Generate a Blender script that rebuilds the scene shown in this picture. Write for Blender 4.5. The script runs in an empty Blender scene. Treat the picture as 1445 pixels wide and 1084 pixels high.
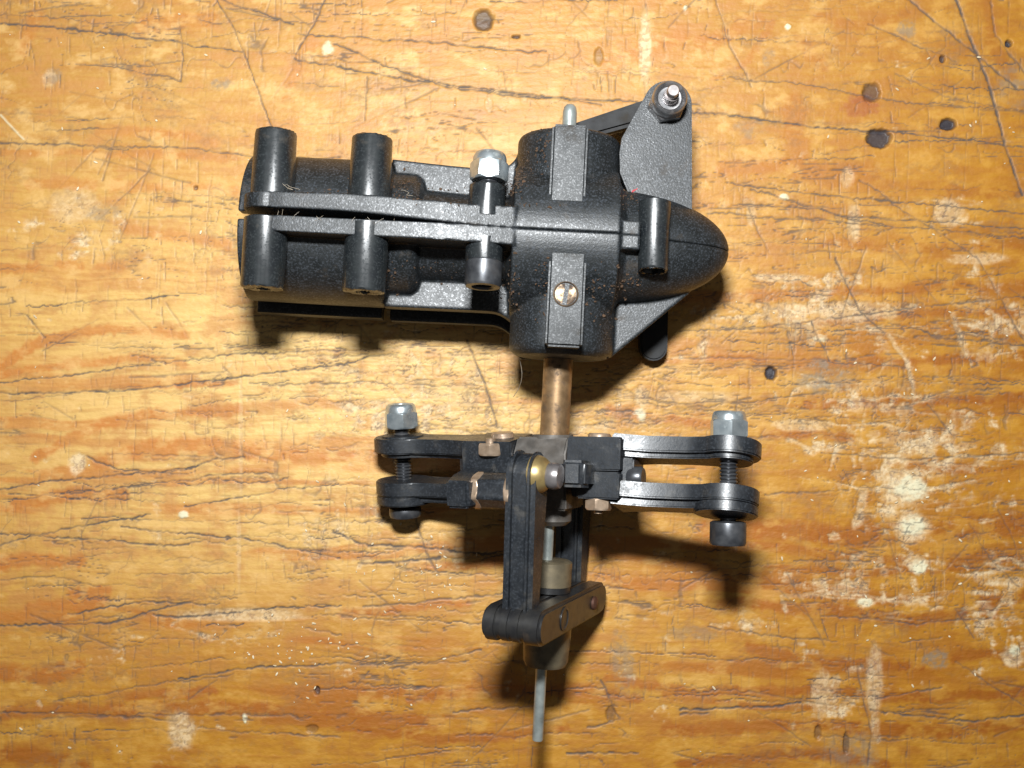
import bpy, bmesh, math, random
import numpy as np
from mathutils import Matrix, Vector
from mathutils.bvhtree import BVHTree

# units: all sizes below are in tenths of a millimetre, S turns them into metres
S = 1e-4
scene = bpy.context.scene
COL = scene.collection
rad = math.radians

# ------------------------------------------------------------------ camera
CAM_H = 1550.0
cam = bpy.data.cameras.new('camera')
cam.sensor_width = 36.0
cam.lens = 36.0 * CAM_H / 1445.0
cam.clip_start = 0.005
cam.clip_end = 20.0
cam_o = bpy.data.objects.new('camera', cam)
cam_o.location = (0, 0, CAM_H * S)
COL.objects.link(cam_o)
scene.camera = cam_o

# ------------------------------------------------------------------ world: dim grey room light
world = bpy.data.worlds.new('World')
scene.world = world
world.use_nodes = True
bg = world.node_tree.nodes['Background']
bg.inputs['Color'].default_value = (0.95, 0.92, 0.88, 1)
bg.inputs['Strength'].default_value = 0.085

# ------------------------------------------------------------------ the camera flash, above the lens
fl = bpy.data.lights.new('camera_flash', 'AREA')
fl.shape = 'RECTANGLE'
fl.size = 240 * S
fl.size_y = 95 * S
fl.energy = 0.57
fl.color = (0.955, 0.985, 1.0)
fl_o = bpy.data.objects.new('camera_flash', fl)
fl_o.location = (-40 * S, 540 * S, 1600 * S)
fl_o.rotation_euler = (Vector((0, 100, 0)) - Vector((-40, 540, 1600))).to_track_quat('-Z', 'Y').to_euler()
COL.objects.link(fl_o)

scene.view_settings.view_transform = 'Standard'
scene.view_settings.look = 'None'
scene.view_settings.gamma = 1
scene.view_settings.exposure = 0.0

# ------------------------------------------------------------------ node helpers
def new_mat(name):
    m = bpy.data.materials.new(name)
    m.use_nodes = True
    nt = m.node_tree
    return m, nt, nt.nodes['Principled BSDF']

def N(nt, kind, **kw):
    n = nt.nodes.new(kind)
    for k, v in kw.items():
        setattr(n, k, v)
    return n

def mixc(nt, fac, a, b):
    n = N(nt, 'ShaderNodeMix', data_type='RGBA')
    for sock, val in ((n.inputs['Factor'], fac), (n.inputs['A'], a), (n.inputs['B'], b)):
        if hasattr(val, 'links') or isinstance(val, bpy.types.NodeSocket):
            nt.links.new(val, sock)
        elif isinstance(val, (tuple, list)):
            sock.default_value = (*val, 1) if len(val) == 3 else val
        else:
            sock.default_value = val
    return n.outputs['Result']

def mth(nt, op, a, b=0.0, clamp=False):
    n = N(nt, 'ShaderNodeMath', operation=op)
    n.use_clamp = clamp
    for i, v in enumerate((a, b)):
        if isinstance(v, bpy.types.NodeSocket):
            nt.links.new(v, n.inputs[i])
        else:
            n.inputs[i].default_value = v
    return n.outputs[0]

def noise(nt, scale, detail=3, rough=0.5, coord='Object', vec_scale=None):
    tc = N(nt, 'ShaderNodeTexCoord')
    n = N(nt, 'ShaderNodeTexNoise')
    n.inputs['Scale'].default_value = scale
    n.inputs['Detail'].default_value = detail
    n.inputs['Roughness'].default_value = rough
    if vec_scale:
        mp = N(nt, 'ShaderNodeMapping')
        mp.inputs['Scale'].default_value = vec_scale
        nt.links.new(tc.outputs[coord], mp.inputs['Vector'])
        nt.links.new(mp.outputs['Vector'], n.inputs['Vector'])
    else:
        nt.links.new(tc.outputs[coord], n.inputs['Vector'])
    return n.outputs['Fac']

def ramp(nt, fac, lo, hi):
    n = N(nt, 'ShaderNodeMapRange')
    nt.links.new(fac, n.inputs['Value'])
    n.inputs['From Min'].default_value = lo
    n.inputs['From Max'].default_value = hi
    return n.outputs['Result']

def bump(nt, bsdf, h, strength, dist):
    b = N(nt, 'ShaderNodeBump')
    b.inputs['Strength'].default_value = strength
    b.inputs['Distance'].default_value = dist
    nt.links.new(h, b.inputs['Height'])
    nt.links.new(b.outputs['Normal'], bsdf.inputs['Normal'])

def surface(name, col, col2, rough, metallic=0.0, spec=0.5, grain=4000, bstr=0.3, bdist=0.000012,
            dirt=None, dirt_lo=0.55, dirt_hi=0.75, dirt_scale=260, rough_var=0.1, speck=None):
    m, nt, b = new_mat(name)
    c = mixc(nt, ramp(nt, noise(nt, 700, 4), 0.35, 0.65), col, col2)
    r = mth(nt, 'ADD', rough - rough_var / 2, mth(nt, 'MULTIPLY', noise(nt, 900, 3), rough_var))
    r = mth(nt, 'ADD', r, mth(nt, 'MULTIPLY', mth(nt, 'SUBTRACT', noise(nt, 110, 4, 0.6), 0.5), 0.30))
    if speck:
        sp = ramp(nt, noise(nt, grain * 0.85, 2, 0.6), 0.50, 0.66)
        c = mixc(nt, sp, c, speck)
        r = mth(nt, 'SUBTRACT', r, mth(nt, 'MULTIPLY', sp, 0.12))
    if dirt:
        d = ramp(nt, noise(nt, dirt_scale, 6, 0.65), dirt_lo, dirt_hi)
        c = mixc(nt, d, c, dirt)
        r = mth(nt, 'ADD', r, mth(nt, 'MULTIPLY', d, 0.35), clamp=True)
        nt.links.new(mth(nt, 'MULTIPLY', mth(nt, 'SUBTRACT', 1.0, d), metallic), b.inputs['Metallic'])
    else:
        b.inputs['Metallic'].default_value = metallic
    nt.links.new(c, b.inputs['Base Color'])
    nt.links.new(r, b.inputs['Roughness'])
    b.inputs['Specular IOR Level'].default_value = spec
    bump(nt, b, noise(nt, grain, 2, 0.6), bstr, bdist)
    return m

M = {}
M['cast'] = surface('grained black plastic', (0.005, 0.0065, 0.007), (0.013, 0.015, 0.016), 0.47, spec=0.52, grain=4600,
                    bstr=0.9, bdist=0.000030, dirt=(0.075, 0.052, 0.032), dirt_lo=0.60, dirt_hi=0.86, dirt_scale=190, speck=(0.040, 0.045, 0.052))
M['smooth'] = surface('satin black plastic', (0.008, 0.010, 0.012), (0.014, 0.017, 0.018), 0.33, spec=1.0, grain=4200,
                      bstr=0.5, bdist=0.000006, dirt=(0.055, 0.042, 0.028), dirt_lo=0.62, dirt_hi=0.88, speck=(0.03, 0.034, 0.036))
M['grip'] = surface('dusty black nylon', (0.008, 0.010, 0.013), (0.017, 0.019, 0.022), 0.40, spec=0.64, grain=3600,
                    bstr=0.7, bdist=0.000016, dirt=(0.065, 0.056, 0.043), dirt_lo=0.56, dirt_hi=0.86, dirt_scale=420, speck=(0.032, 0.036, 0.042))
M['zinc'] = surface('zinc plated steel', (0.60, 0.66, 0.68), (0.40, 0.46, 0.49), 0.30, 0.82, grain=1500, bstr=0.15, bdist=0.00001,
                    dirt=(0.16, 0.13, 0.06), dirt_lo=0.56, dirt_hi=0.80, dirt_scale=420)
M['oxide'] = surface('black oxide steel', (0.050, 0.052, 0.058), (0.105, 0.108, 0.115), 0.34, 0.6, grain=2600, bstr=0.3,
                     dirt=(0.035, 0.026, 0.018), dirt_lo=0.55, dirt_hi=0.8)
M['thread'] = surface('bare thread steel', (0.36, 0.33, 0.32), (0.20, 0.18, 0.18), 0.34, 0.7, grain=1500, bstr=0.2)
M['bronze'] = surface('tarnished bronze shaft', (0.32, 0.20, 0.10), (0.18, 0.11, 0.055), 0.42, 0.6, grain=2200, bstr=0.5,
                      dirt=(0.05, 0.03, 0.015), dirt_lo=0.50, dirt_hi=0.72, dirt_scale=900)
M['collar'] = surface('dull brass collar', (0.21, 0.17, 0.105), (0.13, 0.108, 0.072), 0.46, 0.5, grain=2600, bstr=0.45,
                      dirt=(0.06, 0.04, 0.02), dirt_lo=0.52, dirt_hi=0.76, dirt_scale=600)
M['wire'] = surface('grey steel wire', (0.42, 0.45, 0.42), (0.26, 0.29, 0.28), 0.40, 0.5, grain=2600, bstr=0.4,
                    dirt=(0.10, 0.09, 0.06), dirt_lo=0.55, dirt_hi=0.8, dirt_scale=700)
M['brass'] = surface('yellow brass', (0.38, 0.28, 0.115), (0.24, 0.165, 0.07), 0.38, 0.6, grain=1500, bstr=0.1,
                     dirt=(0.10, 0.06, 0.02), dirt_lo=0.6, dirt_hi=0.85, dirt_scale=500)
M['oldbrass'] = surface('tarnished brass', (0.48, 0.36, 0.26), (0.28, 0.20, 0.135), 0.38, 0.6, grain=2000, bstr=0.3,
                        dirt=(0.10, 0.05, 0.025), dirt_lo=0.50, dirt_hi=0.75, dirt_scale=520)
M['tarnsteel'] = surface('oily steel', (0.42, 0.42, 0.43), (0.26, 0.25, 0.25), 0.28, 0.85, grain=2600, bstr=0.3, dirt=(0.08, 0.05, 0.03), dirt_lo=0.50, dirt_hi=0.70, dirt_scale=420)
M['crank'] = surface('matte black nylon', (0.008, 0.008, 0.009), (0.014, 0.014, 0.014), 0.62, spec=0.35, grain=4200, bstr=0.6, bdist=0.00002, dirt=(0.05, 0.04, 0.028), dirt_lo=0.55, dirt_hi=0.85)
M['rib'] = surface('fine grained black plastic', (0.007, 0.0085, 0.009), (0.013, 0.015, 0.016), 0.50, spec=0.38, grain=5600, bstr=0.7, bdist=0.000016, dirt=(0.06, 0.045, 0.03), dirt_lo=0.60, dirt_hi=0.86, speck=(0.026, 0.030, 0.033))
M['tarnish'] = surface('dirty bronze', (0.28, 0.19, 0.11), (0.14, 0.09, 0.05), 0.45, 0.6, grain=2600, bstr=0.5, dirt=(0.05, 0.03, 0.018), dirt_lo=0.44, dirt_hi=0.62, dirt_scale=800)
M['hub'] = surface('grimy hub metal', (0.10, 0.09, 0.08), (0.18, 0.165, 0.15), 0.44, 0.5, grain=2600, bstr=0.6,
                   dirt=(0.045, 0.033, 0.022), dirt_lo=0.45, dirt_hi=0.75, dirt_scale=420)
M['rust'] = surface('rusty steel', (0.12, 0.055, 0.035), (0.07, 0.03, 0.02), 0.6, 0.5, grain=2600, bstr=0.6)
M['rubber'] = surface('black washer', (0.012, 0.012, 0.013), (0.02, 0.02, 0.02), 0.4)
M['bore'] = surface('dark bore', (0.006, 0.006, 0.006), (0.010, 0.009, 0.008), 0.8, spec=0.2)
M['yoke'] = surface('worn black yoke', (0.012, 0.012, 0.013), (0.022, 0.021, 0.020), 0.38, spec=0.55, grain=3600, bstr=0.4,
                    dirt=(0.055, 0.035, 0.020), dirt_lo=0.55, dirt_hi=0.80, dirt_scale=240)
M['crumb'] = surface('brown grime', (0.095, 0.055, 0.032), (0.045, 0.032, 0.022), 0.85, spec=0.2)
M['chip'] = surface('pale wood chip', (0.70, 0.60, 0.42), (0.52, 0.40, 0.24), 0.8, spec=0.2)
M['lint'] = surface('pale lint', (0.42, 0.34, 0.24), (0.50, 0.44, 0.36), 0.8, spec=0.2)
M['redlint'] = surface('red lint', (0.55, 0.03, 0.04), (0.45, 0.02, 0.03), 0.8, spec=0.2)

# ------------------------------------------------------------------ wood surface
rng = np.random.default_rng(7)
TAB = [rng.random((512, 512)) for _ in range(24)]

def vn(x, y, seed=0):
    t = TAB[seed % 24]
    xi = np.floor(x); yi = np.floor(y)
    fx = x - xi; fy = y - yi
    fx = fx * fx * (3 - 2 * fx); fy = fy * fy * (3 - 2 * fy)
    xi = (xi.astype(np.int64) + 37 * seed) % 512; yi = (yi.astype(np.int64) + 91 * seed) % 512
    x1 = (xi + 1) % 512; y1 = (yi + 1) % 512
    return (t[xi, yi] * (1 - fx) + t[x1, yi] * fx) * (1 - fy) + (t[xi, y1] * (1 - fx) + t[x1, y1] * fx) * fy

def fbm(x, y, seed=0, o=4, g=0.5):
    s = np.zeros(np.broadcast(x, y).shape); a = 1.0; tot = 0
    for i in range(o):
        s += a * vn(x * 2 ** i, y * 2 ** i, seed + i); tot += a; a *= g
    return s / tot

def sst(a, b, x):
    t = np.clip((x - a) / (b - a), 0, 1)
    return t * t * (3 - 2 * t)

def axis(lo, hi, step, far):
    core = np.arange(lo, hi, step)
    out = []; d = step; p = hi
    while p < far:
        out.append(p); d *= 1.12; p += d
    out = np.array(out)
    return np.concatenate([-(out[::-1]) - (hi + lo) * 0, core, out]) if abs(lo + hi) < 1e-6 else None

xs = axis(-748.0, 748.0, 1.5, 3200); ys = axis(-568.0, 568.0, 1.5, 2600)
xs = np.unique(np.round(xs, 4)); ys = np.unique(np.round(ys, 4))
GX, GY = np.meshgrid(xs, ys)              # table coordinates, y up
PX = GX + 722.5; PY = 542.0 - GY          # bench coordinates measured from its upper left corner
sh = GX.shape

warp = 46 * (fbm(PX / 420, PY / 260, 1, 3) - 0.5) + 14 * (fbm(PX / 90, PY / 70, 5, 3) - 0.5)
gy = PY + warp
jx = PX + 6 * (vn(PX / 14, PY / 9, 3) - 0.5)
band = sst(0.56, 0.70, vn(PX / 520 + 3, gy / 26, 2)) * sst(0.30, 0.55, fbm(PX / 150, gy / 16, 8, 3))
band *= 0.30 + 0.55 * sst(250, 800, PY)
streak = fbm(PX / 120, gy / 3.2, 11, 3)
tone = fbm(PX / 200, PY / 110, 4, 4)

crack = np.zeros(sh); pale = np.zeros(sh); dark = np.zeros(sh); red = np.zeros(sh); grey = np.zeros(sh)
worn_w = np.zeros(sh)

def boxsel(x0, x1, y0, y1, m):
    i0 = np.searchsorted(xs, x0 - 722.5 - m); i1 = np.searchsorted(xs, x1 - 722.5 + m)
    j0 = np.searchsorted(ys, 542 - y1 - m); j1 = np.searchsorted(ys, 542 - y0 + m)
    return slice(j0, j1), slice(i0, i1)

brk = fbm(PX / 16, PY / 16, 14, 4, 0.65)
wob_x = 5 * (fbm(PX / 30, PY / 30, 16, 3) - 0.5) + 1.6 * (vn(PX / 3.5, PY / 4, 2) - 0.5)
wob_y = 7 * (fbm(PX / 34, PY / 30, 19, 3) - 0.5) + 3.0 * (vn(PX / 5, PY / 9, 7) - 0.5)

def stroke(dst, pts, w, s=1.0, soft=1.2, wob=1.0, gaps=0.25, taper=True):
    for (ax_, ay), (bx_, by) in zip(pts[:-1], pts[1:]):
        J = boxsel(min(ax_, bx_), max(ax_, bx_), min(ay, by), max(ay, by), w * 2 + 10)
        X = PX[J] + wob * wob_x[J]; Y = PY[J] + wob * wob_y[J]
        if X.size == 0: continue
        dx, dy = bx_ - ax_, by - ay
        t = np.clip(((X - ax_) * dx + (Y - ay) * dy) / (dx * dx + dy * dy + 1e-9), 0, 1)
        d = np.hypot(X - ax_ - t * dx, Y - ay - t * dy)
        b = brk[J]
        ww = w * (0.55 + 0.9 * b)
        v = s * (1 - sst(ww * 0.4, ww * 0.4 + soft + ww * 0.5, d)) * (1 - gaps + gaps * sst(0.38, 0.52, b))
        dst[J] = np.maximum(dst[J], v)

def blob(dst, x, y, rx, ry, s=1.0, jag=0.5, seed=0, soft=0.3):
    J = boxsel(x - rx, x + rx, y - ry, y + ry, max(rx, ry))
    n = fbm(PX[J] / (0.45 * rx + 3) + seed, PY[J] / (0.45 * ry + 3), 9, 4, 0.7) - 0.5
    d = np.hypot((PX[J] - x) / rx, (PY[J] - y) / ry) + jag * 2 * n
    dst[J] = np.maximum(dst[J], s * (1 - sst(1 - soft, 1 + soft, d)))

# growth bands
for pts, w in [
    ([(-20, 528), (60, 478), (150, 464), (260, 472)], 9), ([(-20, 530), (110, 512), (200, 508), (260, 514)], 8),
    ([(50, 645), (110, 612), (180, 588), (335, 578)], 10), ([(140, 652), (200, 634), (290, 630), (450, 648)], 17),
    ([(20, 715), (100, 697), (170, 700)], 12), ([(0, 376), (52, 377)], 9), ([(80, 376), (116, 377)], 8), ([(136, 377), (172, 380)], 8),
    ([(140, 185), (260, 192), (300, 205)], 9), ([(40, 258), (130, 260)], 10), ([(160, 262), (330, 268)], 9), ([(180, 322), (320, 345)], 10),
    ([(-20, 212), (200, 218), (340, 222)], 7), ([(160, 545), (330, 540)], 6),
    ([(940, 420), (1140, 416), (1300, 404), (1470, 406)], 11), ([(1120, 512), (1270, 510), (1400, 503), (1470, 500)], 9),
    ([(980, 505), (1080, 508)], 8), ([(1000, 745), (1150, 752), (1300, 762), (1380, 742), (1470, 734)], 18),
    ([(1020, 852), (1150, 858), (1260, 876), (1400, 866)], 11), ([(1390, 850), (1470, 838)], 13),
    ([(1060, 918), (1160, 934), (1300, 942)], 10), ([(1350, 928), (1470, 922)], 12), ([(940, 980), (1160, 974), (1300, 985), (1445, 978)], 9),
    ([(940, 1030), (1150, 1024), (1300, 1034), (1470, 1020)], 11), ([(960, 1078), (1130, 1064), (1250, 1080)], 9),
    ([(1140, 570), (1300, 568), (1445, 560)], 8), ([(1080, 612), (1200, 618)], 9), ([(1120, 460), (1250, 445), (1445, 440)], 7),
    ([(-20, 1006), (200, 1004), (300, 998), (480, 1012), (620, 1020)], 13), ([(-20, 792), (110, 790)], 13), ([(40, 862), (140, 848)], 12),
    ([(-20, 948), (60, 955), (110, 940)], 14), ([(100, 838), (150, 834)], 9), ([(180, 985), (300, 975)], 8), ([(-20, 1062), (60, 1070), (120, 1090)], 15),
    ([(580, 800), (760, 790)], 7), ([(480, 870), (660, 850)], 7), ([(580, 985), (700, 972), (900, 985)], 9), ([(860, 960), (960, 975)], 8),
    ([(480, 1025), (640, 1045), (800, 1030)], 8), ([(480, 640), (720, 650)], 6), ([(860, 580), (1000, 600)], 8), ([(1120, 150), (1130, 240), (1220, 245)], 24),
    ([(1150, 20), (1200, 35), (1280, 20)], 9), ([(1130, 60), (1160, 90)], 12), ([(1395, 0), (1400, 60), (1430, 110)], 10), ([(990, 60), (1070, 30)], 14),
    ([(1010, 110), (1060, 80), (1090, 30)], 6), ([(200, 40), (300, 25)], 16), ([(30, 70), (50, 20)], 12), ([(400, 130), (440, 60)], 12), ([(860, 90), (960, 50)], 16),
    ([(1340, 265), (1445, 275)], 8), ([(1160, 345), (1300, 350), (1445, 342)], 9), ([(1020, 240), (1140, 225)], 14)]:
    stroke(band, pts, w * 0.95, 1.0, soft=w * 0.35, wob=1.5, gaps=0.18)
fade = 0.55 + 0.45 * sst(150, 620, PY)
band *= fade

# where the varnish is worn through
for x, y, rx, ry, s in [(1280, 640, 150, 120, .9), (1180, 450, 150, 60, .85), (610, 570, 190, 110, .75), (1400, 470, 90, 90, .6),
                        (1240, 820, 160, 70, .8), (420, 430, 150, 60, .45), (1180, 560, 110, 50, .8), (520, 760, 170, 70, .5), (130, 330, 120, 60, .45),
                        (1010, 300, 60, 60, .3), (1400, 820, 60, 120, .8), (1180, 980, 90, 60, .55), (300, 890, 160, 35, .55), (850, 620, 180, 90, .55),
                        (260, 1020, 40, 40, .5), (1330, 300, 90, 40, .5), (1060, 880, 110, 60, .35), (900, 900, 100, 60, .3), (1000, 460, 80, 70, .4), (1210, 330, 70, 50, .5)]:
    worn_w = np.maximum(worn_w, s * np.exp(-(((PX - x) / rx) ** 2 + ((PY - y) / ry) ** 2)))
fz = fbm(PX / 7, PY / 5, 15, 4, 0.7)
wn = 0.50 * fbm(jx / 55, PY / 18, 6, 5, 0.62) + 0.34 * fbm(jx / 14, PY / 40, 17, 4, 0.62) + 0.16 * fz
worn = sst(0.0, 0.16, wn - (0.645 - 0.215 * worn_w))
# the varnish holds longest in small fields: it is worn along the cracks and across the grain between them
rh = 1 - np.abs(2 * fbm(PX / 170, gy / 30, 7, 3) - 1)
rv = 1 - np.abs(2 * fbm((PX + 0.18 * PY) / 58 + 0.6 * np.floor(gy / 44), PY / 150, 10, 3) - 1)
net = np.maximum(rh, rv - 0.01) + 0.16 * (fz - 0.5) + 0.14 * (brk - 0.5)
worn = np.maximum(worn, sst(0.0, 0.15, net - (1.035 - 0.235 * worn_w)) * sst(0.12, 0.45, worn_w) * 0.95)
worn *= 0.45 + 0.80 * sst(0.36, 0.58, fbm(PX / 34, PY / 15, 3, 4, 0.6))
worn = np.clip(worn, 0, 1)
for x, y, rx, ry, s in [(910, 68, 9, 52, 1), (1275, 690, 30, 26, .9), (1287, 745, 24, 22, .9), (1296, 797, 14, 12, .9), (1222, 850, 12, 8, 1), (108, 655, 12, 15, .9),
                        (1205, 315, 9, 26, .7), (1196, 250, 9, 14, .6), (1340, 300, 20, 18, .7), (255, 1030, 18, 28, .8), (70, 110, 10, 12, .5), (690, 148, 5, 11, .8),
                        (740, 140, 5, 8, .5), (105, 290, 35, 25, .45), (1160, 980, 14, 30, .7), (1235, 960, 12, 50, .6), (340, 868, 90, 9, .7), (1100, 392, 40, 6, .8),
                        (1380, 365, 40, 8, .6), (1120, 435, 30, 8, .7), (1205, 440, 50, 14, .8), (1430, 930, 16, 12, .9), (1255, 440, 14, 10, .6), (340, 620, 3, 90, .3), (337, 770, 3, 60, .3),
                        (905, 560, 10, 14, .7), (985, 560, 60, 8, .5), (1130, 600, 40, 9, .6), (1060, 300, 6, 20, .5)]:
    blob(worn, x, y, rx, ry, s, 0.35, x * 0.1)
for x, y, rx, ry, s in [(1282, 690, 24, 16, .8), (1290, 742, 17, 13, .8), (1298, 800, 12, 10, 1), (1112, 38, 4, 4, 1), (968, 10, 3, 4, .8), (345, 1014, 3, 6, 1), (258, 727, 7, 5, 1),
                        (462, 68, 8, 9, .6), (1222, 850, 9, 6, .9), (1432, 918, 8, 8, .9), (1108, 277, 7, 4, .8), (1160, 478, 10, 5, .6), (905, 585, 8, 8, .7)]:
    blob(pale, x, y, rx, ry, s, 0.6, y * 0.1)
# dark marks, burns and holes
for x, y, rx, ry, s in [(682, 27, 14, 15, .8), (1231, 130, 13, 12, .7), (1242, 195, 17, 13, .95), (1339, 175, 11, 8, 1), (1425, 61, 5, 5, 1), (1331, 83, 4, 5, .9), (1088, 527, 8, 9, 1),
                        (845, 78, 6, 12, .35), (728, 51, 6, 2.5, .8), (275, 265, 3, 3, .7), (447, 975, 4, 6, .8), (1195, 1050, 4, 14, .6), (1155, 1035, 5, 10, .5), (440, 1030, 9, 6, .4), (862, 1008, 7, 11, .4)]:
    blob(dark, x, y, rx, ry, s, 0.28, x * 0.07, 0.22)
blob(red, 1215, 150, 22, 16, .4, 0.6); blob(red, 1030, 490, 16, 60, .0)
for x, y, rx, ry, s in [(1165, 530, 40, 22, .55), (1060, 180, 20, 14, .35), (310, 118, 16, 8, .5), (75, 105, 12, 12, .35), (880, 940, 16, 50, .4), (1320, 930, 18, 14, .6), (1085, 80, 9, 12, .4),
                        (145, 300, 22, 14, .35), (1440, 120, 30, 30, .4), (1200, 1060, 40, 26, .4), (770, 700, 90, 60, .15), (1280, 40, 14, 12, .5), (980, 895, 40, 10, .3)]:
    blob(grey, x, y, rx, ry, s, 0.5, y * 0.07)

grey *= 0.25 + 0.95 * sst(0.38, 0.62, fbm(PX / 12, PY / 9, 5, 4, 0.7))
pale *= 0.45 + 0.75 * sst(0.30, 0.55, fbm(PX / 14, PY / 10, 8, 4, 0.7))
pale = np.clip(pale, 0, 1)
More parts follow.
